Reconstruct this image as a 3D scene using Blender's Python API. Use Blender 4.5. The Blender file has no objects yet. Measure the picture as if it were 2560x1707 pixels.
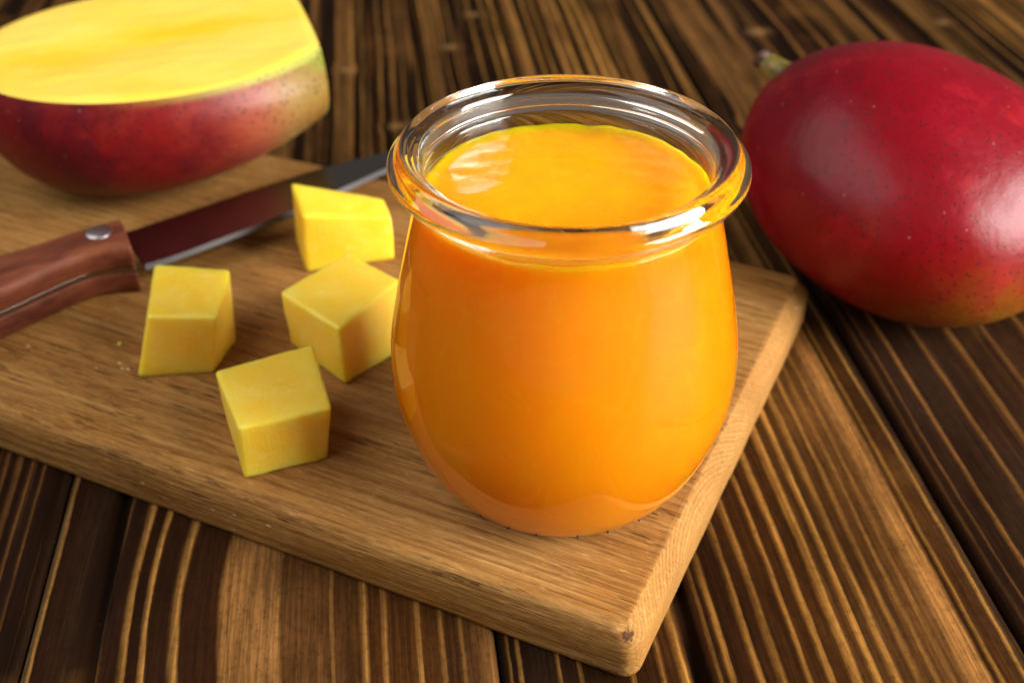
import bpy, bmesh, math, random
from mathutils import Vector, Matrix, noise as mnoise
import numpy as np
C = bpy.context.scene.collection
sc = bpy.context.scene
random.seed(7)

# ------------------------------------------------------------------ camera
T = 0.01543                      # thickness of the board; table top is z = 0
CAM_H = 0.19526 + T
cam_d = bpy.data.cameras.new("camera"); cam = bpy.data.objects.new("camera", cam_d); C.objects.link(cam)
cam_d.sensor_width = 36; cam_d.lens = 2932.14/2560*36; cam_d.clip_start = 0.01; cam_d.clip_end = 20
cam.matrix_world = (Matrix.Translation((0, 0, CAM_H)) @ Matrix.Rotation(math.pi/2-0.63071, 4, 'X')
                    @ Matrix.Rotation(-0.00636, 4, 'Z'))
cam_d.dof.use_dof = True; cam_d.dof.focus_distance = 0.252; cam_d.dof.aperture_fstop = 12
cam_d.dof.aperture_blades = 8
sc.camera = cam

# ------------------------------------------------------------------ world, lamps, exposure
w = bpy.data.worlds.new("World"); sc.world = w; w.use_nodes = True
bg = w.node_tree.nodes['Background']; bg.inputs[0].default_value = (1.0, 0.93, 0.86, 1); bg.inputs[1].default_value = 0.105
def area(name, loc, target, sx, sy, power, col):
    d = bpy.data.lights.new(name, 'AREA'); d.shape = 'RECTANGLE'; d.size = sx; d.size_y = sy
    d.energy = power; d.color = col
    o = bpy.data.objects.new(name, d); C.objects.link(o); o.location = loc
    o.rotation_euler = (Vector(target)-Vector(loc)).to_track_quat('-Z', 'Y').to_euler(); return o
area("window_light", (1.42, -0.30, 0.74), (0.0, 0.26, 0.03), 1.15, 0.95, 90, (1.0, 0.97, 0.93))
area("fill_light", (-0.90, 0.08, 1.02), (0.0, 0.28, 0.0), 1.6, 1.3, 15, (1.0, 0.98, 0.96))
sc.view_settings.view_transform = 'Standard'; sc.view_settings.look = 'None'
sc.view_settings.exposure = 0.0; sc.view_settings.gamma = 1
sc.render.engine = 'CYCLES'
cy = sc.cycles
cy.use_denoising = True
try: cy.denoiser = 'OPENIMAGEDENOISE'
except Exception: pass
cy.max_bounces = 20; cy.transmission_bounces = 16; cy.glossy_bounces = 8; cy.diffuse_bounces = 6
cy.caustics_reflective = True; cy.caustics_refractive = True; cy.blur_glossy = 0.3
cy.sample_clamp_indirect = 60

# ------------------------------------------------------------------ node helper
class NB:
    def __init__(s, name):
        s.m = bpy.data.materials.new(name); s.m.use_nodes = True; s.t = s.m.node_tree; s.n = s.t.nodes
        s.p = s.n['Principled BSDF']; s.out = s.n['Material Output']
        s.tc = s.n.new('ShaderNodeTexCoord')
    def L(s, a, b): s.t.links.new(a, b)
    def inp(s, sock, v):
        if isinstance(v, bpy.types.NodeSocket): s.L(v, sock)
        elif v is not None: sock.default_value = v
    def math(s, op, a, b=None, c=None, clamp=False):
        n = s.n.new('ShaderNodeMath'); n.operation = op; n.use_clamp = clamp
        for i, v in enumerate((a, b, c)): s.inp(n.inputs[i], v)
        return n.outputs[0]
    def add(s, a, b): return s.math('ADD', a, b)
    def sub(s, a, b): return s.math('SUBTRACT', a, b)
    def mul(s, a, b): return s.math('MULTIPLY', a, b)
    def obj(s): return s.tc.outputs['Object']
    def sep(s, v):
        n = s.n.new('ShaderNodeSeparateXYZ'); s.L(v, n.inputs[0]); return n.outputs
    def comb(s, x=0., y=0., z=0.):
        n = s.n.new('ShaderNodeCombineXYZ')
        for i, v in enumerate((x, y, z)): s.inp(n.inputs[i], v)
        return n.outputs[0]
    def scale(s, v, k, off=(0, 0, 0)):
        n = s.n.new('ShaderNodeMapping'); s.L(v, n.inputs[0]); n.inputs['Scale'].default_value = k
        n.inputs['Location'].default_value = off; return n.outputs[0]
    def noise(s, v, sc_=1., det=3., rough=.5, dist=0., col=False):
        n = s.n.new('ShaderNodeTexNoise'); s.L(v, n.inputs['Vector']); n.inputs['Scale'].default_value = sc_
        n.inputs['Detail'].default_value = det; n.inputs['Roughness'].default_value = rough
        n.inputs['Distortion'].default_value = dist
        return n.outputs['Color' if col else 'Fac']
    def voro(s, v, sc_=1., rnd=1., feat='F1', out='Distance'):
        n = s.n.new('ShaderNodeTexVoronoi'); s.L(v, n.inputs['Vector']); n.inputs['Scale'].default_value = sc_
        n.inputs['Randomness'].default_value = rnd; n.feature = feat; return n.outputs[out]
    def ramp(s, f, stops, interp='LINEAR'):
        n = s.n.new('ShaderNodeValToRGB'); s.L(f, n.inputs[0]); r = n.color_ramp; r.interpolation = interp
        stops = sorted(stops, key=lambda q: q[0])
        while len(r.elements) < len(stops): r.elements.new(0.5)
        for e, (p, c) in zip(r.elements, stops):
            e.position = min(max(p, 0), 1)
            e.color = (c, c, c, 1) if isinstance(c, (int, float)) else (*c, 1)
        return n.outputs[0]
    def rng(s, v, a, b, c=0., d=1.):
        n = s.n.new('ShaderNodeMapRange'); s.L(v, n.inputs[0])
        for i, q in enumerate((a, b, c, d)): s.inp(n.inputs[i+1], q)
        n.interpolation_type = 'SMOOTHSTEP'; return n.outputs[0]
    def mix(s, f, a, b, mode='MIX'):
        n = s.n.new('ShaderNodeMix'); n.data_type = 'RGBA'; n.blend_type = mode
        s.inp(n.inputs[0], f)
        for i, v in ((6, a), (7, b)):
            if isinstance(v, bpy.types.NodeSocket): s.L(v, n.inputs[i])
            else: n.inputs[i].default_value = (*v, 1) if len(v) == 3 else v
        return n.outputs[2]
    def attr(s, name):
        n = s.n.new('ShaderNodeAttribute'); n.attribute_name = name; return n.outputs['Fac']
    def sat(s, c, k, v=1.):
        n = s.n.new('ShaderNodeHueSaturation'); s.L(c, n.inputs['Color']); n.inputs['Saturation'].default_value = k
        n.inputs['Value'].default_value = v; return n.outputs[0]
    def bump(s, h, strength=.3, dist=.001):
        n = s.n.new('ShaderNodeBump'); s.L(h, n.inputs['Height']); n.inputs['Strength'].default_value = strength
        n.inputs['Distance'].default_value = dist; s.L(n.outputs[0], s.p.inputs['Normal']); return n.outputs[0]
    def set(s, **k):
        for a, v in k.items():
            s.inp(s.p.inputs[a.replace('_', ' ')], (*v, 1) if isinstance(v, tuple) and len(v) == 3 and 'Color' in a else v)
        return s.m

# ------------------------------------------------------------------ mesh helpers
def link(name, me, mat=None, parent=None, smooth=True):
    o = bpy.data.objects.new(name, me); C.objects.link(o)
    if mat: me.materials.append(mat)
    if parent: o.parent = parent
    if smooth:
        for p in me.polygons: p.use_smooth = True
    return o
def mesh(name, verts, faces):
    me = bpy.data.meshes.new(name); me.from_pydata([tuple(map(float, v)) for v in verts], [], faces)
    me.update(); return me
def fixn(me):
    bm = bmesh.new(); bm.from_mesh(me); bmesh.ops.remove_doubles(bm, verts=bm.verts, dist=1e-7)
    bmesh.ops.recalc_face_normals(bm, faces=bm.faces); bm.to_mesh(me); bm.free(); me.update()
def tag(o, label, cat, group=None):
    o['label'] = label; o['category'] = cat
    if group: o['group'] = group
    return o
def empty(name, loc=(0, 0, 0)):
    o = bpy.data.objects.new(name, None); C.objects.link(o); o.location = loc; o.empty_display_size = .01; return o
def grid_faces(nu, nv, closed=False, base=0):
    f = []
    for i in range(nu-1):
        for j in range(nv if closed else nv-1):
            k = (j+1) % nv
            f.append((base+i*nv+j, base+i*nv+k, base+(i+1)*nv+k, base+(i+1)*nv+j))
    return f
def catmull(P, n=6):
    P = [np.array(p, float) for p in P]; out = []
    for i in range(len(P)-1):
        p0 = P[i-1] if i else 2*P[0]-P[1]; p1, p2 = P[i], P[i+1]; p3 = P[i+2] if i+2 < len(P) else 2*P[-1]-P[-2]
        d = [max(np.linalg.norm(b-a), 1e-9)**.5 for a, b in ((p0, p1), (p1, p2), (p2, p3))]
        t0 = 0; t1 = d[0]; t2 = t1+d[1]; t3 = t2+d[2]
        for k in range(n):
            t = t1+(t2-t1)*k/n
            A1 = (t1-t)/(t1-t0)*p0+(t-t0)/(t1-t0)*p1; A2 = (t2-t)/(t2-t1)*p1+(t-t1)/(t2-t1)*p2; A3 = (t3-t)/(t3-t2)*p2+(t-t2)/(t3-t2)*p3
            B1 = (t2-t)/(t2-t0)*A1+(t-t0)/(t2-t0)*A2; B2 = (t3-t)/(t3-t1)*A2+(t-t1)/(t3-t1)*A3
            out.append((t2-t)/(t2-t1)*B1+(t-t1)/(t2-t1)*B2)
    out.append(P[-1]); return out

# ================================================================== THE TABLE: scorched pine planks
ROT = math.radians(6.5)           # planks run along this direction, away from the camera
DK = (.0065, .0032, .0020); DB = (.020, .0072, .0028); MB = (.062, .0235, .0065); LB = (.140, .062, .020); TN = (.27, .130, .042); GD = (.64, .31, .072); PU = (.024, .0105, .007)

def plank_material(name, s0, s1, base, lines, seed, knots=(), lc=GD, arch=0., back=0.95):
    b = NB(name); x, y, z = b.sep(b.obj())
    W = s1-s0; rs = random.Random(int(seed*10))
    P0 = b.comb(x, y, 0.)
    # slow wander of the rings + small jagged steps
    wob = b.mul(b.sub(b.noise(b.scale(P0, (14, 5, 1), (seed, seed*2, 0)), 1, 2), .5), .0065)
    jag = b.mul(b.sub(b.noise(b.scale(P0, (150, 110, 1), (seed, 0, 0)), 1, 3, .6), .5), .0007)
    xx = b.add(b.add(x, wob), jag)
    if arch:
        g = b.rng(b.math('ABSOLUTE', b.sub(y, .195)), .0, .05, 1., 0.)
        gx = b.rng(b.math('ABSOLUTE', b.sub(x, -.05-s0)), .0, .04, 1., 0.)
        xx = b.add(xx, b.mul(b.mul(g, gx), arch))
    kn = None
    for (ks, ky, kr) in knots:
        dx = b.math('DIVIDE', b.sub(x, ks-s0), kr); dy = b.math('DIVIDE', b.sub(y, ky), kr*.8)
        d2 = b.add(b.mul(dx, dx), b.mul(dy, dy)); e = b.math('POWER', 2.718, b.mul(d2, -1.))
        xx = b.sub(xx, b.mul(b.mul(dx, e), kr*.55))
        k_ = b.math('POWER', 2.718, b.mul(d2, -3.)); kn = k_ if kn is None else b.math('MAXIMUM', kn, k_)
    f = b.math('DIVIDE', xx, W)
    col = b.ramp(f, [((p-s0)/W, c) for p, c in base])
    # burnt patches and cloudy tone
    cloud = b.noise(b.scale(P0, (30, 12, 1), (seed*3, 0, 0)), 1, 4, .6)
    col = b.mix(b.rng(cloud, .42, .68, 0, .6), col, DB)
    mott = b.noise(b.scale(P0, (160, 90, 1), (seed, 0, 0)), 1, 4, .7)
    col = b.mix(b.rng(mott, .45, .75, 0, .45), col, b.mix(.5, col, DK))
    # far planks: scorched streaks, their dark coverage widened to paint in light falloff
    st = b.noise(b.scale(b.comb(xx, y, 0.), (170, 3.5, 1), (seed*5, 0, 0)), 1, 2, .5)
    far = b.rng(y, .26, .40, 0, back)
    col = b.mix(b.mul(b.rng(st, .40, .50), far), col, DK)
    st2 = b.noise(b.scale(b.comb(xx, y, 0.), (120, 3., 1), (seed*9, 4, 0)), 1, 2, .5)
    col = b.mix(b.mul(b.rng(st2, .52, .62), b.mul(far, .5)), col, TN)
    # finer rings between the bold ones
    f1 = b.noise(b.scale(b.comb(xx, y, 0.), (900, 5, 1), (seed*2, 0, 0)), 1, 3, .55)
    col = b.mix(b.rng(f1, .46, .62, 0, .38), col, b.mix(.72, col, DK))
    f2 = b.noise(b.scale(b.comb(xx, y, 0.), (620, 6, 1), (seed*4, 2, 0)), 1, 2, .5)
    col = b.mix(b.rng(f2, .62, .74, 0, .12 if not arch else .0), col, lc)
    # bright late-wood lines
    msk = None
    for k in range(0, len(lines), 9):
        st_ = [(0, 0.)]
        for (p, wl, a) in lines[k:k+9]:
            wl *= rs.uniform(.5, 1.0); a *= rs.uniform(.65, 1.)
            q = (p-s0)/W; h = wl/W
            st_ += [(q-h*.75, 0.), (q, a), (q+h*.25, 0.)]
        m_ = b.ramp(f, st_); msk = m_ if msk is None else b.math('MAXIMUM', msk, m_)
    if msk is not None:
        lv = b.rng(b.noise(b.scale(P0, (40, 14, 1), (seed, 7, 0)), 1, 3), .3, .62, .65, 1.)
        col = b.mix(b.mul(msk, b.mul(lv, .85)), col, lc)
    cl2 = b.noise(b.scale(P0, (36, 9, 1), (seed*7, 3, 0)), 1, 4, .65)
    col = b.mix(b.rng(cl2, .46, .70, 0, .72), col, b.mix(.75, col, DK))
    cl3 = b.noise(b.scale(P0, (22, 16, 1), (seed, 8, 0)), 1, 3, .6)
    col = b.mix(b.rng(cl3, .56, .74, 0, .30), col, (.22, .10, .026))
    if kn is not None:
        col = b.mix(b.mul(kn, .65), col, (.33, .19, .085))
    # fibres
    fib = b.noise(b.scale(P0, (1400, 38, 1), (seed, 0, 0)), 1, 3, .6)
    col = b.mix(b.rng(fib, .38, .62, 0, .62), col, b.mix(.62, col, DK))
    mf = b.noise(b.scale(P0, (620, 420, 1), (seed*3, 1, 0)), 1, 3, .7)
    col = b.mix(b.rng(mf, .48, .64, 0, .45), col, b.mix(.6, col, DK))
    pore = b.noise(b.scale(P0, (900, 220, 1), (0, seed, 0)), 1, 2, .7)
    col = b.mix(b.rng(pore, .68, .74, 0, .6), col, DK)
    speck = b.voro(b.scale(P0, (1, .6, 1), (seed, 0, 0)), 420)
    col = b.mix(b.rng(speck, .02, .04, .16, 0), col, (.45, .32, .2))
    h = b.add(b.mul(fib, .35), b.mul(mott, .5))
    if msk is not None: h = b.add(h, b.mul(msk, .6))
    b.bump(h, .38, .0006)
    rg = b.add(.30, b.mul(mott, .30))
    return b.set(Base_Color=b.sat(b.mix(1., col, (.98, .91, .75), 'MULTIPLY'), 1.0, 1.0), Roughness=rg, Specular_IOR_Level=.025)

table = empty('table'); table['kind'] = 'structure'
table.rotation_euler = (0, 0, ROT)
def plank(s0, s1, mat, y0=-.05, y1=1.05, groove=None, cup=.0):
    # local x = across, local y = along. The plank has rounded arrises and, if asked, a split along it
    gap = .00025; W = s1-s0; xs = [gap, gap+.0003, gap+.0008, gap+.0016]
    xs += list(np.linspace(gap+.004, W-gap-.004, 40)); xs += [W-gap-.0016, W-gap-.0008, W-gap-.0003, W-gap]
    if groove:
        g = groove-s0; xs = sorted([q for q in xs if abs(q-g) > .004] + [g-.0034, g-.0024, g-.0017, g-.0010, g, g+.0010, g+.0017, g+.0024, g+.0034])
    ys = np.linspace(y0, y1, 111); V = []
    for yy in ys:
        wv = (mnoise.noise(Vector((yy*18, s0*9, 0))))*.0009 if groove else 0
        for q in xs:
            e = min(q-gap, W-gap-q); dz = -.0013*max(0, 1-e/.0016)**2
            px = q
            if groove:
                d = abs(q-(groove-s0)); px = q+wv*max(0, 1-d/.006)
                dep = .0028*max(0, min(1, (.0019-d)/.0009))*(0.35+.65*min(1, max(0, (mnoise.noise(Vector((yy*30, 3, s0)))+.55))))
                dz -= dep
            dz += mnoise.noise(Vector((q*60, yy*9, s0*7)))*.00018
            V.append((px, yy, dz))
    n = len(xs); F = grid_faces(len(ys), n)
    # sides and bottom
    nb = len(V)
    for yy in ys: V.append((gap, yy, -.022)); V.append((W-gap, yy, -.022))
    for i in range(len(ys)-1):
        F.append((i*n, (i+1)*n, nb+2*(i+1), nb+2*i)); F.append(((i)*n+n-1, nb+2*i+1, nb+2*(i+1)+1, (i+1)*n+n-1))
        F.append((nb+2*i, nb+2*(i+1), nb+2*(i+1)+1, nb+2*i+1))
    F.append(tuple([nb, nb+1]+[n-1-k for k in range(n)])); F.append(tuple([nb+2*len(ys)-1, nb+2*len(ys)-2]+[(len(ys)-1)*n+k for k in range(n)]))
    me = mesh('plank', V, F); fixn(me)
    o = link('plank', me, mat, table); o.location = (s0, 0, 0); return o

S = [-.44, -.322, -.205, -.0895, .0157, .133, .254, .372, .49]
m0 = plank_material('scorched_pine_black', S[2], S[3],
    [(-.205, DB), (-.16, MB), (-.115, DB), (-.1, PU), (-.0925, DK), (-.0905, (.02, .012, .008)), (-.0895, DK)],
    [(-.19, .003, .7), (-.175, .003, .8), (-.163, .003, .6), (-.15, .003, .8), (-.14, .003, .8), (-.131, .0025, .7), (-.122, .0025, .8), (-.114, .0025, .7), (-.108, .0024, .8),
     (-.1045, .0022, .8), (-.1012, .0022, .75), (-.0975, .0015, .45)], 3.1, lc=(.42, .19, .055))
m1 = plank_material('scorched_pine_cathedral', S[3], S[4],
    [(-.0895, (.20, .13, .06)), (-.0878, DB), (-.080, (.03,.015,.009)), (-.0755, DK), (-.0735, DK), (-.072, PU), (-.0655, DB), (-.055, (.026,.0105,.005)), (-.0455, (.034,.0125,.005)),
     (-.0442, (.036,.013,.005)), (-.0432, TN), (-.0335, (.31, .15, .05)), (-.0318, (.34, .165, .055)), (-.0312, LB), (-.0222, LB), (-.0208, (.08,.034,.012)), (-.013, MB), (-.008, MB), (.001, MB), (.008, (.05,.021,.008)), (.0118, LB), (.0145, TN), (.0157, LB)],
    [(-.0880, .0016, .8), (-.0716, .0012, .4), (-.0655, .0026, .9), (-.0608, .0024, 1.), (-.0530, .0030, 1.), (-.0210, .0014, .6), (-.0138, .0022, .8), (-.0092, .0020, .7), (-.0012, .0026, .8),
     (.0040, .0022, .7), (.0085, .002, .5)], 5.3, knots=((.004, .44, .006), (-.016, .50, .006)), lc=(.56, .285, .08), arch=.0035)
m2 = plank_material('scorched_pine_striped', S[4], S[5],
    [(.0157, DK), (.024, (.02, .011, .007)), (.04, DB), (.05, (.045,.017,.006)), (.0565, MB), (.0575, DK), (.0605, DK), (.0615, (.04,.015,.005)), (.078, (.05,.019,.006)), (.088, MB), (.100, (.085,.037,.012)), (.106, LB), (.115, LB), (.1165, TN), (.1190, (.42,.20,.06)), (.1212, (.34,.16,.05)), (.1222, DB), (.1255, MB), (.1300, (.05, .025, .012)), (.1322, DK), (.133, DK)],
    [(.0180, .0012, .5), (.0202, .0012, .6), (.0285, .0014, .7), (.0330, .0014, .6), (.0440, .0018, .8), (.0507, .0022, .9), (.0556, .0026, 1.), (.0628, .0012, .5), (.0655, .0034, 1.),
     (.0715, .0032, .95), (.0762, .0030, .7), (.0820, .0028, .95), (.0870, .0030, .9), (.0930, .0034, .95), (.0975, .0028, .95), (.1018, .0026, .9), (.1062, .0024, .8), (.1098, .002, .5),
     (.1132, .002, .4), (.1240, .0016, .7), (.1295, .0014, .7)], 8.7, knots=((.031, .52, .006), (.046, .56, .006)), lc=(.64, .32, .078))
m3 = plank_material('scorched_pine_purple', S[5], S[6],
    [(.133, DK), (.1345, (.018, .009, .006)), (.141, (.032,.016,.011)), (.16, (.036,.018,.011)), (.18, (.045,.021,.011)), (.2, MB), (.22, (.10,.044,.015)), (.24, MB), (.254, DK)],
    [(.1362, .001, .4), (.1392, .0012, .4), (.1452, .0020, .8), (.1560, .0022, .7), (.1668, .0026, .9), (.1780, .0026, .8), (.19, .003, .7), (.204, .004, .7), (.214, .004, .7), (.226, .004, .8), (.238, .003, .7)], 12.9,
    knots=((.178, .52, .008), (.215, .46, .010), (.150, .425, .009)), lc=(.40, .18, .05))
M = [m3, m2, m0, m1, m2, m3, m1, m2]
MM = [(S[0], S[1], m3), (S[1], S[2], m2), (S[2], S[3], m0), (S[3], S[4], m1), (S[4], S[5], m2), (S[5], S[6], m3), (S[6], S[7], m2), (S[7], S[8], m1)]
for a, b_, mt in MM:
    plank(a, b_, mt, groove=.0592 if abs(a-.0157) < 1e-6 else (-.0747 if abs(a+.0895) < 1e-6 else None))
bat = NB('dark_underside').set(Base_Color=(.012, .008, .006), Roughness=.9)
for yy in (.05, .5, .95):
    bm = bmesh.new(); bmesh.ops.create_cube(bm, size=1, matrix=Matrix.Translation((.025, yy, -.034)) @ Matrix.Diagonal((.93, .07, .022, 1)))
    bmesh.ops.bevel(bm, geom=bm.edges[:], offset=.002, segments=2, affect='EDGES')
    me = bpy.data.meshes.new('batten'); bm.to_mesh(me); bm.free(); link('batten', me, bat, table, False)

# ================================================================== CUTTING BOARD
TH = 2.69802; UB = np.array([math.cos(TH), math.sin(TH)]); VB = np.array([-UB[1], UB[0]])
C0 = np.array([.026264, .161676]); DB_ = .15296; LB_ = .30
def board_mat():
    b = NB('oiled_oak'); x, y, z = b.sep(b.obj())
    P0 = b.obj()
    wob = b.mul(b.sub(b.noise(b.scale(P0, (7, 26, 26)), 1, 3), .5), .010)
    # growth rings around a pith far below
    cyy = b.sub(b.add(y, wob), .045); czz = b.add(z, .035)
    r = b.math('SQRT', b.add(b.mul(cyy, cyy), b.mul(czz, b.mul(czz, 1.6))))
    ring = b.math('FRACT', b.mul(r, 420.))
    nrm = b.sep(b.tc.outputs['Normal']); ef = b.rng(b.math('ABSOLUTE', nrm[0]), .35, .75)
    side = b.sub(1., b.mul(ef, .80))
    ring2 = b.math('FRACT', b.add(b.mul(r, 900.), b.mul(b.noise(P0, 200, 2), .6))); rm2 = b.ramp(ring2, [(0, 0.), (.5, .2), (.8, 1.), (1, 0.)])
    rm = b.ramp(ring, [(0, 0.), (.55, .25), (.86, 1.), (1, 0.)])
    big = b.noise(b.scale(P0, (9, 60, 60), (3, 0, 0)), 1, 4, .6)
    col = b.ramp(big, [(.28, (.235, .118, .046)), (.46, (.34, .185, .076)), (.60, (.42, .245, .105)), (.74, (.37, .185, .066))])
    warm = b.noise(b.scale(P0, (20, 34, 34), (0, 9, 0)), 1, 3)
    col = b.mix(b.rng(warm, .5, .7, 0, .35), col, (.40, .17, .038))
    col = b.mix(b.mul(rm, .45), col, (.20, .092, .034))
    str1 = b.noise(b.scale(P0, (26, 640, 640)), 1, 5, .7)
    col = b.mix(b.mul(side, b.rng(str1, .44, .64, 0, .68)), col, (.16, .070, .026))
    thin = b.noise(b.scale(P0, (14, 1500, 1500), (7, 0, 0)), 1, 2, .5)
    col = b.mix(b.mul(side, b.rng(thin, .54, .66, 0, .5)), col, (.13, .055, .02))
    str2 = b.noise(b.scale(P0, (16, 300, 300), (5, 0, 0)), 1, 3, .6)
    col = b.mix(b.rng(str2, .55, .78, 0, .5), col, (.53, .34, .165))
    # open pores: short dark dashes along the grain, gathered in bands
    po = b.noise(b.scale(P0, (75, 900, 900)), 1, 2, .6); band = b.noise(b.scale(P0, (9, 90, 90), (2, 2, 0)), 1, 2)
    pm = b.mul(b.rng(po, .585, .66), b.rng(band, .44, .60))
    col = b.mix(b.mul(side, b.mul(pm, .6)), col, (.050, .024, .012))
    col = b.mix(b.mul(ef, .40), col, (.41, .235, .095)); col = b.mix(b.mul(ef, b.mul(rm2, .70)), col, (.22, .10, .038))
    # smooth dark flow under the jar corner, worn gouges, light nicks
    ep = b.noise(b.scale(P0, (240, 1300, 1300), (3, 3, 3)), 1, 3, .7)
    col = b.mix(b.rng(ep, .50, .64, 0, .42), col, b.mix(.6, col, (.09, .038, .014))); col = b.mix(b.rng(ep, .30, .42, .35, 0), col, (.62, .42, .22))
    # stain on the near corner
    dx = b.sub(x, .0035); dy = b.sub(y, .0022); dd = b.math('SQRT', b.add(b.mul(dx, dx), b.add(b.mul(dy, dy), b.mul(b.add(z, .0030), b.mul(b.add(z, .0030), .45)))))
    stain = b.mul(b.rng(b.add(dd, b.mul(b.sub(b.noise(b.scale(P0, (900, 900, 900)), 1, 2), .5), .0034)), .0008, .0017, 1., 0.), .8)
    col = b.mix(stain, col, (.025, .008, .010))
    nick = b.voro(b.scale(P0, (.5, 1, 1)), 260); nm = b.rng(b.noise(P0, 55, 2), .58, .66)
    col = b.mix(b.mul(b.rng(nick, .07, .12, 1, 0), b.mul(nm, .8)), col, (.72, .60, .42))
    h = b.mul(side, b.add(b.mul(str1, .8), b.mul(pm, -1.4))); h = b.add(h, b.mul(b.noise(b.scale(P0, (160, 800, 800)), 1, 3, .7), .6))
    h = b.add(h, b.mul(b.mul(b.rng(nick, .07, .12, 1, 0), nm), 1.))
    b.bump(h, .7, .0006)
    return b.set(Base_Color=b.sat(b.mix(1., col, (1., .94, .76), 'MULTIPLY'), 1.04, 1.0), Roughness=.62, Specular_IOR_Level=.06)
bm_ = board_mat()
def board():
    # rounded-rectangle loops; x runs along the board away from the near end, y across it
    def loop(inend, inside, z, R=.0043):
        pts = []; x0, x1, y0, y1 = inend, LB_-.003, inside, DB_-inside
        cs = [(x0+R, y0+R, 180, 270), (x1-R, y0+R, 270, 360), (x1-R, y1-R, 0, 90), (x0+R, y1-R, 90, 180)]
        for cx_, cy_, a0, a1 in cs:
            for k in range(9):
                a = math.radians(a0+(a1-a0)*k/8); pts.append((cx_+R*math.cos(a), cy_+R*math.sin(a), z))
        # densify long sides
        out = []
        for i, p in enumerate(pts):
            q = pts[(i+1) % len(pts)]; out.append(p); L_ = math.dist(p[:2], q[:2])
            if L_ > .02:
                n = 60
                for k in range(1, n): out.append(tuple(p[j]+(q[j]-p[j])*k/n for j in range(3)))
        return out
    lv = [(.0012, .0010, -T), (.0004, .0003, -T+.0007), (.0001, 0, -T+.0018), (.0000, 0, -.0075), (.0000, 0, -.0046), (.0002, .0001, -.0041),
          (.0005, .0002, -.0037), (.0019, .0005, -.0022), (.0033, .0012, -.0006), (.0036, .0018, -.0003), (.0040, .0026, -.00005), (.0046, .0040, 0.)]
    V = []; n = 0
    for a, s_, z in lv:
        lp = loop(a, s_, z)
        n = len(lp)
        for p in lp:
            nz = mnoise.noise(Vector(p)*55)*.00022+mnoise.noise(Vector((p[0]*300, p[1]*300, p[2]*300)))*.00005
            V.append((p[0]+nz, p[1]+nz, p[2]+nz*.5 if z > -T else p[2]))
    F = grid_faces(len(lv), n, True)
    F.append(tuple(range(n))[::-1]); F.append(tuple(range((len(lv)-1)*n, len(lv)*n)))
    me = mesh('cutting_board', V, F); fixn(me)
    o = link('cutting_board', me, bm_)
    for p in me.polygons:
        if p.loop_total > 4: p.use_smooth = False
    # local x -> UB, local y -> -VB (away from camera)
    R = Matrix(((UB[0], -VB[0], 0, C0[0]), (UB[1], -VB[1], 0, C0[1]), (0, 0, 1, T), (0, 0, 0, 1)))
    o.matrix_world = R
    return o
tag(board(), 'thick rectangular oak cutting board under the jar, with a chamfered end', 'cutting board')

# ================================================================== GLASS JAR
JX, JY = .01168, .21507
glass = NB('clear_glass')
glass.set(Base_Color=(.985, 1., .975), Roughness=0.0, IOR=1.5, Transmission_Weight=1.0)
def lathe(name, prof, n=160, mat=None, parent=None, cap=False, wob=0.):
    V = []; F = []
    m = len(prof)
    for r, z in prof:
        for k in range(n):
            a = 2*math.pi*k/n
            V.append((r*math.cos(a), r*math.sin(a), z))
    F = grid_faces(m, n, True)
    if cap: F.append(tuple(range(n))[::-1]); F.append(tuple(range((m-1)*n, m*n)))
    me = mesh(name, V, F); fixn(me); return link(name, me, mat, parent)
outer = [(.0001, .0016), (.012, .0014), (.018, .0010), (.0212, .0003), (.0228, .0000), (.0240, .0004), (.0252, .0019), (.0289, .0050), (.0331, .0110),
         (.03635, .019), (.03885, .029), (.03895, .040), (.03705, .052), (.03456, .063), (.03270, .0715), (.03215, .0755), (.0320, .0787),
         (.0324, .0803), (.0337, .0813), (.0354, .0819), (.0365, .0826), (.0370, .0836), (.0368, .0846), (.0361, .0854), (.0354, .0861), (.0349, .0869), (.0343, .0876), (.0336, .0878), (.0328, .0875),
         (.0321, .0869), (.0315, .0865), (.0311, .0863), (.0306, .0860), (.0301, .0852), (.02985, .0841)]
inner = [(.02975, .0820), (.0299, .0775), (.0304, .0715), (.0324, .063), (.03485, .052), (.0367, .040), (.0366, .029), (.0342, .0195), (.0313, .0122), (.0277, .0068), (.0238, .0034), (.018, .0026), (.010, .0026), (.0001, .0027)]
prof = catmull(outer, 5)+catmull(inner, 5)
jar = empty('glass_jar', (JX, JY, T+.0001))
tag(jar, 'open round-bellied clear glass jar with a thick flared rim, filled with orange puree', 'jar')
lathe('glass_body', [(max(p[0], .0001), p[1]) for p in prof], 192, glass.m, jar, cap=False)
nubm = NB('seedy_green_glass').set(Base_Color=(.035, .03, .006), Roughness=.3, IOR=1.5, Coat_Weight=.5)
bm = bmesh.new(); bmesh.ops.create_icosphere(bm, subdivisions=1, radius=.00048); nub_me = bpy.data.meshes.new('base_nub'); bm.to_mesh(bm and nub_me); bm.free()
nub_me.materials.append(nubm)
for p in nub_me.polygons: p.use_smooth = True
for k in range(24):
    a = 2*math.pi*(k+.3+random.uniform(-.15, .15))/24; o = bpy.data.objects.new('base_nub', nub_me); C.objects.link(o); o.parent = jar
    o.location = (.0299*math.cos(a), .0299*math.sin(a), .0060); o.scale = (1, 1, .7*random.uniform(.7, 1.2))

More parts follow.
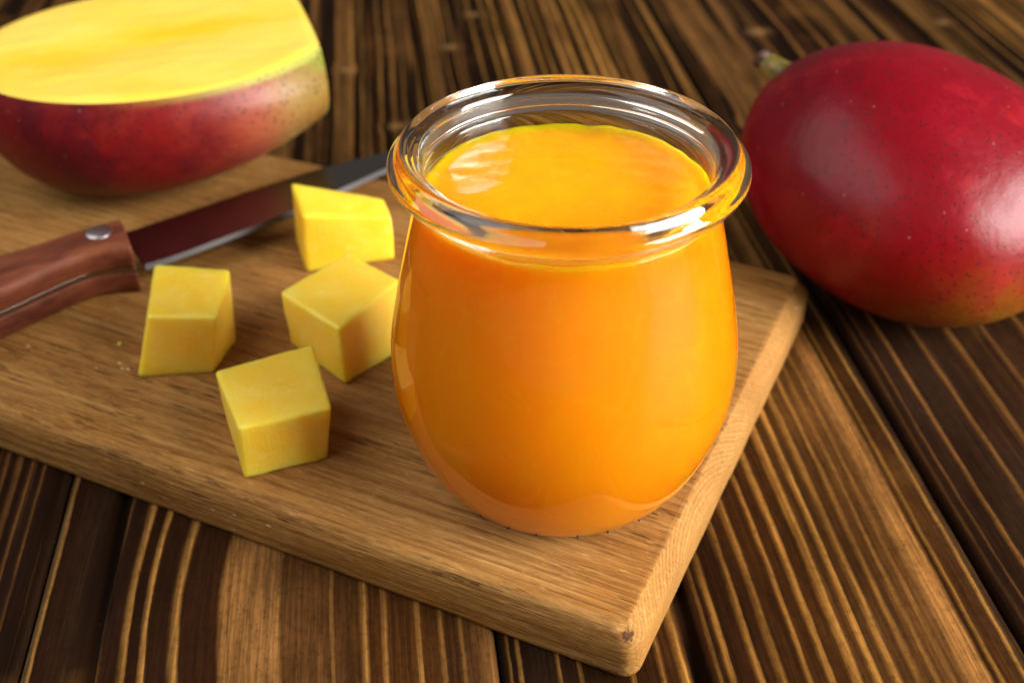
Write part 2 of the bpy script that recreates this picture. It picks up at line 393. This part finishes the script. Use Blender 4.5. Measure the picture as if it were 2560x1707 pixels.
# puree: fills the inside of the glass, wetting the wall
def puree_mat():
    b = NB('mango_puree'); P0 = b.obj()
    wv = b.noise(P0, 38, 2, .5, col=True)
    mp = b.mix(.5, (0, 0, 0), wv)
    v = b.n.new('ShaderNodeVectorMath'); v.operation = 'MULTIPLY_ADD'; b.L(wv, v.inputs[0]); v.inputs[1].default_value = (.030, .030, .030); b.L(P0, v.inputs[2])
    sw = b.noise(b.scale(v.outputs[0], (1, 1, .45)), 55, 4, .6)
    line = b.ramp(sw, [(.0, 0.), (.475, 0.), (.497, 1.), (.512, .1), (.56, 0.), (.60, .0), (.612, .5), (.625, 0.)])
    cl = b.noise(b.scale(P0, (1, 1, .4)), 30, 3)
    col = b.mix(b.rng(cl, .35, .65), (.94, .325, .001), (.95, .385, .002))
    col = b.mix(b.mul(line, .15), col, (1., .52, .025))
    fine = b.noise(b.scale(P0, (1, 1, .6)), 900, 2)
    h = b.add(b.mul(b.noise(b.scale(v.outputs[0], (1, .55, 1)), 120, 4, .6), 1.), b.mul(fine, .06))
    b.bump(h, .08, .0012)
    m = b.set(Base_Color=col, Roughness=.16, Subsurface_Weight=1.0, Subsurface_Scale=.02, IOR=1.38, Specular_IOR_Level=.5)
    b.p.inputs['Subsurface Radius'].default_value = (1.0, .42, .05)
    return b.m
pm = puree_mat()
pin = [(q[0]+.00012, q[1]-(.00012 if q[1] < .01 else 0)) for q in catmull(inner[1:], 6)][::-1]
V = []; n = 192
pin = [p for p in pin if p[1] <= .0772]
def topz(r, a):
    x, y = r*math.cos(a), r*math.sin(a); q = r/.0299
    z = .0768+.0007*(1-q*q)+(.00050)*mnoise.noise(Vector((x*45, y*60, 1)))+.00016*mnoise.noise(Vector((x*150, y*260, 4)))*(.4+q)
    z += .0008*max(0, q-.93)/.07+(.0004*mnoise.noise(Vector((math.cos(a)*7, math.sin(a)*7, 2))))*max(0, q-.8)/.2
    return z
for r, z in pin:
    for k in range(n):
        a = 2*math.pi*k/n; V.append((max(r, .0001)*math.cos(a), max(r, .0001)*math.sin(a), z))
rows = len(pin)
for i in range(46):
    r = .03002*(1-i/45)+.00001*(i/45)
    for k in range(n):
        a = 2*math.pi*k/n; V.append((r*math.cos(a), r*math.sin(a), topz(r, a)))
rows += 46
me = mesh('mango_puree', V, grid_faces(rows, n, True)); fixn(me)
pu = link('mango_puree', me, pm); pu.location = (JX, JY, T+.0001)
tag(pu, 'smooth glossy orange mango puree filling the glass jar to just below its rim', 'puree')

# ================================================================== MANGO CUBES
def flesh_mat(name, seed, c1, c2, c3):
    b = NB(name); P0 = b.scale(b.obj(), (1, 1, 1), (seed, seed, 0))
    n1 = b.noise(P0, 95, 3, .55); n2 = b.noise(b.scale(P0, (1, 1, 2.2)), 320, 3, .6); fb = b.noise(b.scale(P0, (1.2, 1, .25)), 1100, 2, .6)
    col = b.mix(b.rng(n1, .38, .66), c1, c2); col = b.mix(b.rng(n2, .5, .75, 0, .5), col, c3)
    col = b.mix(b.rng(fb, .55, .75, 0, .25), col, c3)
    b.bump(b.add(b.mul(n2, .5), b.mul(fb, .8)), .35, .0005)
    m = b.set(Base_Color=col, Roughness=.42, Subsurface_Weight=.85, Subsurface_Scale=.009, Specular_IOR_Level=.5, Coat_Weight=.15, Coat_Roughness=.25)
    b.p.inputs['Subsurface Radius'].default_value = (1., .66, .10); return m
def cube(name, top, bot, mat, seed, r=.10):
    # top/bot: FL FR BR BL in mm above the board, from which a slightly bulging soft-edged block is lofted
    c8 = [np.array(p, float)/1000 for p in bot+top]; cen = sum(c8)/8; cen[2] = 0
    s = [-1, -.985, -.955, -.92, -.87]+list(np.linspace(-.8, .8, 11))+[.87, .92, .955, .985, 1]
    n = len(s); V = []; F = []; idx = {}
    def tri(u, v, w):
        a = ((1-u)/2, (1+u)/2); q = ((1-v)/2, (1+v)/2); e = ((1-w)/2, (1+w)/2); g = 0
        for k, (i, j) in enumerate(((0, 0), (1, 0), (1, 1), (0, 1))):
            g = g+c8[k]*a[i]*q[j]*e[0]+c8[4+k]*a[i]*q[j]*e[1]
        return g
    def vid(u, v, w):
        k = (u, v, w)
        if k not in idx:
            p = np.array([u, v, w]); m = 1-r; c = np.clip(p, -m, m); d = p-c; L_ = np.linalg.norm(d)
            if L_ > 1e-9: p = c+d/L_*r
            g = tri(*p)
            bl = .00035*((1-p[0]**2)*(1-p[1]**2)+(1-p[1]**2)*(1-p[2]**2)+(1-p[0]**2)*(1-p[2]**2))
            dr = (g-cen-np.array([0, 0, .009])); dr /= np.linalg.norm(dr)+1e-9
            nz = .00022*mnoise.noise(Vector((g[0]*160+seed, g[1]*160, g[2]*160)))+.00008*mnoise.noise(Vector((g[0]*600, g[1]*600+seed, g[2]*600)))
            if w < -.9: nz += .0002*mnoise.noise(Vector((g[0]*900, g[1]*900, seed)))
            g = g+dr*(bl+nz)
            if g[2] < .00002: g[2] = .00002
            idx[k] = len(V); V.append(tuple(g-cen))
        return idx[k]
    for ax in range(3):
        for sg in (-1, 1):
            for i in range(n-1):
                for j in range(n-1):
                    q = []
                    for a_, b_ in ((i, j), (i+1, j), (i+1, j+1), (i, j+1)):
                        p = [0, 0, 0]; p[ax] = sg; p[(ax+1) % 3] = s[a_]; p[(ax+2) % 3] = s[b_]; q.append(vid(*p))
                    F.append(tuple(q if sg > 0 else q[::-1]))
    me = mesh(name, V, F); fixn(me); o = link(name, me, mat); o.location = (cen[0], cen[1], T); return o
Y1, Y2, Y3 = (.99, .60, .035), (.99, .65, .075), (.99, .73, .20)
fA = flesh_mat('mango_flesh_pale', 1.0, Y1, Y2, Y3)
fB = flesh_mat('mango_flesh_orange', 4.0, (.97, .56, .02), (.97, .60, .04), (.97, .67, .14))
G_ = 'mango cubes on the cutting board'
c = cube('mango_cube', [(-64.4, 211., 16.4), (-43.3, 218.3, 16.6), (-51.4, 244.5, 16.6), (-74.7, 233.4, 16.6)], [(-65.3, 211.1, 0), (-46, 218.4, 0), (-53, 241, 0), (-73.5, 232.6, 0)], fA, 1)
tag(c, 'yellow mango cube nearest the board\'s front edge, in front of the other cubes', 'mango cube', G_)
c = cube('mango_cube', [(-95.8, 253.4, 19.3), (-77.6, 253.4, 18.8), (-79.4, 279.6, 17.1), (-101.6, 282.8, 17.2)], [(-101.8, 251.7, 0), (-81.6, 253.4, 0), (-77.8, 268, 0), (-103.5, 273, 0)], fA, 9)
tag(c, 'pale yellow tapering mango cube beside the end of the knife handle', 'mango cube', G_)
c = cube('mango_cube', [(-44.9, 248., 18.6), (-31.3, 274.8, 16.5), (-47.3, 288.9, 16.5), (-63.5, 266.8, 17.8)], [(-44.8, 247.8, 0), (-28.5, 266, 0), (-45, 284, 0), (-62.6, 266.9, 0)], fA, 17)
tag(c, 'yellow mango cube set corner-on close against the left side of the jar', 'mango cube', G_)
c = cube('mango_cube', [(-62.4, 305.4, 19.4), (-36.5, 311.0, 15.3), (-39.8, 322.5, 15.3), (-68.6, 324.6, 20.2)], [(-63., 303.7, 0), (-36.6, 311.4, 0), (-39, 325, 0), (-68.8, 322, 0)], fB, 25)
tag(c, 'deeper yellow wedge-shaped mango cube by the knife blade, behind the others', 'mango cube', G_)

# ================================================================== KNIFE
def steel_mat():
    b = NB('brushed_steel'); n1 = b.noise(b.scale(b.obj(), (30, 2600, 30)), 1, 2)
    b.bump(n1, .05, .0001)
    return b.set(Base_Color=(.33, .30, .28), Metallic=1., Roughness=b.add(.17, b.mul(n1, .12)))
def rosewood():
    b = NB('rosewood'); P0 = b.obj()
    n1 = b.noise(b.scale(P0, (35, 220, 220)), 1, 4, .6); n2 = b.noise(b.scale(P0, (120, 900, 900)), 1, 3, .6); n3 = b.noise(b.scale(P0, (90, 160, 160), (3, 1, 0)), 1, 3)
    col = b.ramp(n1, [(.3, (.07, .018, .010)), (.5, (.145, .038, .017)), (.7, (.22, .067, .026))])
    col = b.mix(b.rng(n2, .5, .75, 0, .5), col, (.09, .02, .01)); col = b.mix(b.rng(n3, .57, .72, 0, .7), col, (.06, .016, .012))
    b.bump(n2, .3, .0003); return b.set(Base_Color=col, Roughness=.52, Specular_IOR_Level=.22)
steel = steel_mat(); rose = rosewood()
knife = empty('kitchen_knife'); tag(knife, 'kitchen knife with riveted reddish wooden handle lying on the cutting board', 'knife')
KO = np.array([-.1113, .2931]); KD = math.radians(37.5); kx = np.array([math.cos(KD), math.sin(KD)]); ky = np.array([-kx[1], kx[0]])
knife.location = (KO[0], KO[1], T); knife.rotation_euler = (0, 0, KD)
def k(w, z=0.):   # world mm -> knife-local metres
    d = np.array(w[:2])/1000-KO; return (float(d@kx), float(d@ky), z)
# outline of handle, cutting-edge side (belly) and back side, running towards the butt
def kl(x, y): return k((x, y))[:2]
belly = [(-.1108, .2929), (-.1152, .2926), (-.1192, .2919), (-.1237, .2903), (-.1285, .2862), (-.1330, .2815), (-.1400, .2737), (-.1455, .2682), (-.152, .262), (-.160, .2535), (-.168, .2445), (-.176, .2375)]
belly = [kl(x*1000, y*1000) for x, y in belly]
backs = [(-.1190, .3105), (-.1225, .3085), (-.128, .3048), (-.134, .3008), (-.1395, .2965), (-.146, .2918), (-.154, .2855), (-.162, .2785), (-.170, .2712), (-.178, .2640), (-.186, .2555), (-.1865, .248)]
backs = [kl(x*1000, y*1000) for x, y in backs]
bl = catmull([(a, b, 0) for a, b in belly], 4); bk = catmull([(a, b, 0) for a, b in backs], 4)
def slab(name, z0, z1, bev0, bev1, mat, push=0.):
    # cross-section rows between belly and back with rounded long edges
    rowsV = []; n = len(bl)
    for i in range(n):
        a = np.array(bl[i][:2]); b_ = np.array(bk[i][:2]); d = (b_-a)/np.linalg.norm(b_-a); a = a-d*push; b_ = b_+d*push
        sec = []
        def arc(base, dr, zc, r, a0, a1, m=5):
            for q in range(m): t = math.radians(a0+(a1-a0)*q/(m-1)); sec.append((*(base+dr*(r-r*math.cos(t))), zc+r*math.sin(t)))
        if z1 > z0:
            # belly lower -> upper (top rounded bev1, bottom bev0) -> back upper -> lower
            sec.append((*(a+d*bev0), z0)); sec.append((*a, z0+bev0))
            for q in range(6):
                t = math.radians(q*18); sec.append((*(a+d*(bev1*(1-math.cos(t)))), z1-bev1+bev1*math.sin(t)))
            sec.append((*((a+b_)/2), z1+.0003*(bev1 > .001)))
            for q in range(6):
                t = math.radians(90-q*18); sec.append((*(b_-d*(bev1*(1-math.cos(t)))), z1-bev1+bev1*math.sin(t)))
            sec.append((*b_, z0+bev0)); sec.append((*(b_-d*bev0), z0))
        rowsV.append(sec)
    m = len(rowsV[0]); V = [p for r_ in rowsV for p in r_]; F = grid_faces(n, m, True)
    F.append(tuple(range(m))); F.append(tuple(range((n-1)*m, n*m))[::-1])
    me = mesh(name, V, F); fixn(me); o = link(name, me, mat, knife)
    for p in me.polygons:
        if p.loop_total > 4: p.use_smooth = False
    return o
slab('handle_scale', .0001, .0072, .0014, .0006, rose)
slab('tang', .0073, .0088, .0001, .0001, steel, push=-.0003)
slab('handle_scale', .0089, .0166, .0003, .0032, rose)
# blade: flat bar tapering to a tip, with a ground bevel on the cutting edge
sp = [(-120.3, 313.6), (-105.5, 325.7), (-77.2, 348.2), (-60.6, 360.2), (-43.1, 370.2), (-30, 375.5), (-20, 377.5), (-12, 378.0)]
ed = [(-108.6, 294.6), (-101.5, 300.0), (-73.4, 324.6), (-53.8, 344.6), (-42.2, 357.4), (-30, 367.5), (-20, 374.0), (-11.5, 377.6)]
sp = catmull([k(p) for p in sp], 6); ed = catmull([k(p) for p in ed], 6); V = []
zb = .0080; VE = []
for i, (a, b_) in enumerate(zip(sp, ed)):
    a = np.array(a[:2]); b_ = np.array(b_[:2]); d = b_-a; L_ = np.linalg.norm(d); d = d/max(L_, 1e-9); dr = -.00006*i; be = min(.0008, L_*.3)
    q = b_-d*be; zc = zb+dr
    for p, z in ((a, zc-.0009), (a+d*.0002, zc+.0007), (a+d*.0006, zc+.0008), (q, zc+.00075), (q, zc-.0009)): V.append((p[0], p[1], z))
    for p, z in ((q, zc+.00075), (b_-d*.0001, zc-.0006), (b_, zc-.0008), (q, zc-.0009)): VE.append((p[0], p[1], z))
n = len(sp)
for nm_, vv, m, mt in (('blade', V, 5, steel), ('cutting_edge', VE, 4, NB('ground_steel').set(Base_Color=(.085, .08, .078), Metallic=1., Roughness=.6))):
    F = grid_faces(n, m, True); F.append(tuple(range(m))); F.append(tuple(range((n-1)*m, n*m))[::-1])
    me = mesh(nm_, vv, F); fixn(me); link(nm_, me, mt, knife, False)
rv = NB('rivet_metal'); rv.bump(rv.noise(rv.obj(), 1500, 3), .25, .0002); rv.set(Base_Color=(.48, .44, .46), Metallic=1., Roughness=.38)
def rivet(w, r=.0040):
    lx, ly, _ = k(w); pr = [(.0001, .0009), (r*.6, .00082), (r*.9, .0006), (r, .0002), (r, -.0030), (.0001, -.0030)]
    V = []; n = 40
    for q, z in pr:
        for j in range(n): a = 2*math.pi*j/n; V.append((q*math.cos(a), q*math.sin(a), z))
    me = mesh('rivet', V, grid_faces(len(pr), n, True)); fixn(me); o = link('rivet', me, rv.m, knife); o.location = (lx, ly, .0165); return o
rivet((-122.4, 300.6)); rivet((-162, 268))

# ================================================================== MANGOES
def mango_shape(u, v, w, a, b_, c_, k1, k2, yaw, tilt, X, Y):
    x = a*u; y = b_*v*(1+k1*u); z = c_*w*(1+k2*u)
    ct, st = math.cos(tilt), math.sin(tilt); x, z = x*ct-z*st, x*st+z*ct
    return x, y, z
def skin_mat(name, half):
    b = NB(name); P0 = b.obj(); x, y, z = b.sep(P0)
    big = b.noise(P0, 22, 4, .6); mid = b.noise(P0, 75, 4, .6)
    if half:
        t = b.add(x, b.mul(b.sub(big, .5), .03))
        col = b.ramp(b.rng(t, -.06, .062), [(0, (.18, .005, .006)), (.40, (.18, .006, .005)), (.60, (.21, .024, .010)), (.78, (.28, .085, .035)), (.88, (.26, .21, .05)), (1, (.17, .22, .02))])
        col = b.mix(b.rng(big, .45, .62, 0, .7), col, b.mix(.6, col, (.22, .006, .012)))
        col = b.mix(b.rng(mid, .5, .7, 0, .3), col, (.24, .03, .012)); col = b.mix(b.mul(b.rng(b.noise(P0, 45, 5, .7), .44, .62), b.rng(x, .03, -.01, 0, .75)), col, (.075, .002, .008))
        col = b.mix(b.mul(b.rng(b.attr('rimness'), .96, .995, 0., 1.), b.rng(x, -.03, .04, 0, 1)), col, (.36, .38, .07))
    else:
        # deep crimson on top, running to orange and yellow-green low down at the near end
        t = b.add(b.add(b.mul(x, .75), b.mul(z, -1.15)), b.mul(y, -.35)); t = b.add(t, b.mul(b.sub(big, .5), .03))
        col = b.ramp(b.rng(t, -.055, .047), [(0, (.17, .001, .006)), (.35, (.20, .0015, .0045)), (.50, (.20, .007, .003)), (.64, (.20, .028, .004)), (.80, (.25, .075, .006)), (1, (.34, .19, .012))])
        col = b.mix(b.rng(mid, .46, .66, 0, .65), col, b.mix(.65, col, (.22, .0, .01)))
        col = b.mix(b.rng(b.noise(P0, 40, 5, .7), .52, .72, 0, .35), col, (.45, .02, .02))
    # lenticels
    vd = b.voro(P0, 560 if not half else 480); vm = b.rng(b.noise(P0, 70, 3), .30, .52)
    dots = b.mul(b.rng(vd, .17, .27, 1., 0.), vm)
    col = b.mix(b.mul(dots, .82), col, (.035, .006, .008))
    vd2 = b.voro(b.scale(P0, (1, 1, 1), (.3, .1, 0)), 190); d2 = b.rng(vd2, .04, .07, 1., 0.)
    col = b.mix(b.mul(d2, .30), col, (.62, .38, .30))
    fine = b.noise(P0, 520, 4, .65); col = b.mix(b.rng(fine, .45, .7, 0, .28), col, b.mix(.5, col, (.1, .0, .005)))
    h = b.add(b.mul(mid, .9), b.add(b.mul(fine, .16), b.mul(dots, -.06))); h = b.add(h, b.mul(big, 3.0)); h = b.add(h, b.mul(d2, .12))
    b.bump(h, .30, .0012)
    return b.set(Base_Color=col, Roughness=b.add(.26 if not half else .36, b.mul(mid, .22)), Specular_IOR_Level=.26, Coat_Weight=.05, Coat_Roughness=.12)

# whole mango on the table behind the jar
RM = dict(a=.0545, b_=.0492, c_=.0368, k1=.10, k2=-.02, yaw=math.radians(-40.4), tilt=math.radians(-12.1), X=.1222, Y=.3196)
def whole():
    n, m = 96, 160; V = []
    for i in range(n+1):
        th = math.pi*i/n
        for j in range(m):
            ph = 2*math.pi*j/m; u, v, w_ = math.cos(th), math.sin(th)*math.cos(ph), math.sin(th)*math.sin(ph)
            x, y, z = mango_shape(u, v, w_, **RM)
            V.append([x, y, z])
    V = np.array(V); zm = V[:, 2].min(); V[:, 2] -= zm
    for p in V:
        d = mnoise.noise(Vector(p)*28)*.0009+mnoise.noise(Vector(p)*70)*.0002
        q = p-np.array([0, 0, -zm]); q = q/np.linalg.norm(q); p += q*d
        if p[2] < .00005: p[2] = .00005
    # flat spot where it touches the corner of the board is avoided by lifting the flesh there
    me = mesh('skin', V, grid_faces(n+1, m, True)); fixn(me); return me, -zm
me, zc_ = whole()
wm = empty('whole_mango', (RM['X'], RM['Y'], 0)); wm.rotation_euler = (0, 0, RM['yaw'])
tag(wm, 'whole red mango with a stub of stem, lying on the table behind the board', 'mango')
link('skin', me, skin_mat('mango_skin_crimson', False), wm)
def tube(name, pts, rad, mat, parent, n=20):
    V = []; P = [Vector(p) for p in pts]
    for i, p in enumerate(P):
        d = (P[min(i+1, len(P)-1)]-P[max(i-1, 0)]).normalized(); s_ = d.orthogonal().normalized(); t_ = d.cross(s_)
        for j in range(n):
            a = 2*math.pi*j/n; r = rad[i]*(1+.10*math.sin(3*a+i)+.05*math.sin(5*a)); V.append(tuple(p+s_*r*math.cos(a)+t_*r*math.sin(a)))
    F = grid_faces(len(P), n, True); F.append(tuple(range(n))[::-1]); F.append(tuple(range((len(P)-1)*n, len(P)*n)))
    me = mesh(name, V, F); fixn(me); return link(name, me, mat, parent)
sm = NB('green_stem'); zz = sm.sep(sm.obj()); sn = sm.noise(sm.obj(), 260, 3)
sm.bump(sn, .4, .0006); sm.set(Base_Color=sm.mix(sm.rng(sn, .4, .65), (.13, .11, .018), (.26, .17, .04)), Roughness=.5)
st2_ = NB('brown_stem_end').set(Base_Color=(.07, .028, .018), Roughness=.6)
def stem():
    # world positions of the stub, converted to the mango's frame
    inv = Matrix.Rotation(-RM['yaw'], 4, 'Z')
    def L_(p): return tuple(inv @ (Vector(p)-Vector((RM['X'], RM['Y'], 0))))
    A = Vector((.0900, .3500, .0560)); B = Vector((.0815, .3570, .0610))
    pts = [L_(A+(B-A)*t) for t in (-.45, 0, .25, .5, .75, .9, 1.0)]
    o = tube('stem', pts, [.0064, .0060, .0054, .0046, .0036, .0030, .0024], sm.m, wm)
    pts = [L_(A+(B-A)*t) for t in (.93, 1.02, 1.12, 1.2, 1.24)]
    tube('stem_tip', pts, [.0024, .0030, .0031, .0026, .0010], st2_, o)
stem()

# halved mango resting on the board, cut face up
HM = dict(a=.0647, b_=.0524, c_=.0330, k1=-.04, k2=-.35, yaw=math.radians(19.4), X=-.11494, Y=.37639); ZC = .04675
yw = HM['yaw']; ca, sa = math.cos(yw), math.sin(yw)
def h_local(x, y): dx, dy = x-HM['X'], y-HM['Y']; return np.array([dx*ca+dy*sa, -dx*sa+dy*ca])
e0 = h_local(-.0602, .3680); e1 = h_local(-.0732, .4090); ev = (e1-e0)/np.linalg.norm(e1-e0); en = np.array([ev[1], -ev[0]])
if en[0] < 0: en = -en
def half():
    # lowest point of the uncut body
    zmin = min(HM['c_']*w*(1+HM['k2']*u) for w in np.linspace(-1, 0, 60) for u in [math.sqrt(1-w*w)*q for q in np.linspace(-1, 1, 41)])
    n, m = 60, 200; V = []; rim = []
    def P(w, ph):
        s_ = math.sqrt(max(0, 1-w*w)); u, v = s_*math.cos(ph), s_*math.sin(ph)
        return np.array([HM['a']*u, HM['b_']*v*(1+HM['k1']*u), HM['c_']*w*(1+HM['k2']*u)-zmin])
    wt = []
    for j in range(m):
        ph = 2*math.pi*j/m; lo, hi = -.9, .98
        for _ in range(40):
            md = (lo+hi)/2
            if P(md, ph)[2] < ZC: lo = md
            else: hi = md
        wt.append(lo)
    for i in range(n+1):
        t = i/n
        for j in range(m):
            ph = 2*math.pi*j/m; wv = -1+(wt[j]+1)*(t**.55 if i else 0); wv = -math.cos(math.acos(-wt[j])*t) if False else wv
            a0 = -math.pi/2; a1 = math.asin(wt[j]); wv = math.sin(a0+(a1-a0)*t)
            p = P(wv, ph); d = (p[:2]-e0)@en
            p = p+(mnoise.noise(Vector(p)*30)*.0008)*np.array([math.cos(ph), math.sin(ph), 0])*min(1, (1-t)*6)
            if d > -.002: p[:2] = p[:2]-en*((d+.002)*.93-.0)
            if p[2] < .00005: p[2] = .00005
            V.append(p); rim.append(t)
    border = V[n*m:(n+1)*m]
    me = mesh('skin', V, grid_faces(n+1, m, True)); at = me.attributes.new('rimness', 'FLOAT', 'POINT')
    for i, r_ in enumerate(rim): at.data[i].value = r_
    bm = bmesh.new(); bm.from_mesh(me); bmesh.ops.recalc_face_normals(bm, faces=bm.faces); bm.to_mesh(me); bm.free()
    cen = sum(border)/m; V2 = []; att = []; K = 44
    for i in range(K+1):
        q = 1-i/K; q = q if i else 1
        qq = q**.8
        for j in range(m):
            p = cen+(border[j]-cen)*qq*(.9985)
            lift = .0007*min(1, (1-qq)*18); r_ = np.linalg.norm((p-cen)[:2]/np.array([.058, .045]))
            nz = .0007*mnoise.noise(Vector((p[0]*22, p[1]*40, 0)))+.00018*mnoise.noise(Vector((p[0]*90, p[1]*160, 3)))
            z = ZC+lift+nz*min(1, (1-qq)*10)-.0010*math.exp(-((p[1]+.002)/.013)**2-(p[0]/.035)**2)
            V2.append((p[0], p[1], z)); att.append(qq)
    me2 = mesh('flesh', V2, grid_faces(K+1, m, True)); a2 = me2.attributes.new('edge', 'FLOAT', 'POINT')
    for i, r_ in enumerate(att): a2.data[i].value = r_
    bm = bmesh.new(); bm.from_mesh(me2); bmesh.ops.recalc_face_normals(bm, faces=bm.faces)
    if sum(f.normal.z for f in bm.faces) < 0: bmesh.ops.reverse_faces(bm, faces=bm.faces)
    bm.to_mesh(me2); bm.free()
    return me, me2
def face_mat():
    b = NB('mango_cut_face'); P0 = b.obj(); x, y, z = b.sep(P0)
    n1 = b.noise(b.scale(P0, (16, 40, 1)), 1, 3, .5); n2 = b.noise(b.scale(P0, (60, 200, 1)), 1, 4, .6)
    xx = b.add(x, b.mul(b.sub(n1, .5), .02)); yy = b.add(y, b.mul(b.sub(n1, .5), .014))
    base = b.mix(b.rng(b.noise(b.scale(P0, (22, 26, 1)), 1, 2), .35, .65), (.95, .575, .06), (.96, .62, .10))
    def blob(cx_, cy_, rx, ry):
        dx = b.math('DIVIDE', b.sub(xx, cx_), rx); dy = b.math('DIVIDE', b.sub(yy, cy_), ry)
        return b.math('POWER', 2.718, b.mul(b.add(b.mul(dx, dx), b.mul(dy, dy)), -1.))
    col = b.mix(b.mul(blob(.004, .003, .030, .0075), .95), base, (.86, .50, .006))
    col = b.mix(b.mul(blob(-.040, -.006, .018, .010), .8), col, (.90, .50, .010))
    col = b.mix(b.mul(blob(-.012, -.013, .03, .006), .25), col, (.90, .56, .02))
    col = b.mix(b.rng(n2, .5, .75, 0, .25), col, (.95, .74, .22))
    e = b.attr('edge'); col = b.mix(b.rng(e, .975, 1., 0, .45), col, (.66, .60, .10))
    b.bump(b.add(n2, b.mul(b.noise(P0, 900, 2), .3)), .4, .0005)
    b.set(Base_Color=col, Roughness=.38, Subsurface_Weight=.6, Subsurface_Scale=.004, Specular_IOR_Level=.45)
    b.p.inputs['Subsurface Radius'].default_value = (1., .6, .1); return b.m
hm = empty('halved_mango', (HM['X'], HM['Y'], T)); hm.rotation_euler = (0, 0, yw)
tag(hm, 'halved mango with its yellow cut face up and red to green skin below', 'halved mango')
s1, s2 = half()
link('skin', s1, skin_mat('mango_skin_red_green', True), hm); link('flesh', s2, face_mat(), hm)

# small leavings on the board
def crumb(name, x, y, r, mat, parent=None):
    bm = bmesh.new(); bmesh.ops.create_icosphere(bm, subdivisions=2, radius=r)
    for v in bm.verts:
        v.co *= 1+.35*mnoise.noise(v.co*900); v.co.z *= .45
    me = bpy.data.meshes.new(name); bm.to_mesh(me); bm.free()
    o = link(name, me, mat, parent); o.location = (x, y, T+r*.3); return o
c = crumb('mango_crumb', -.1107, .2673, .00075, fA)
tag(c, 'tiny crumb of mango flesh on bare board left of the tapering cube', 'crumb')
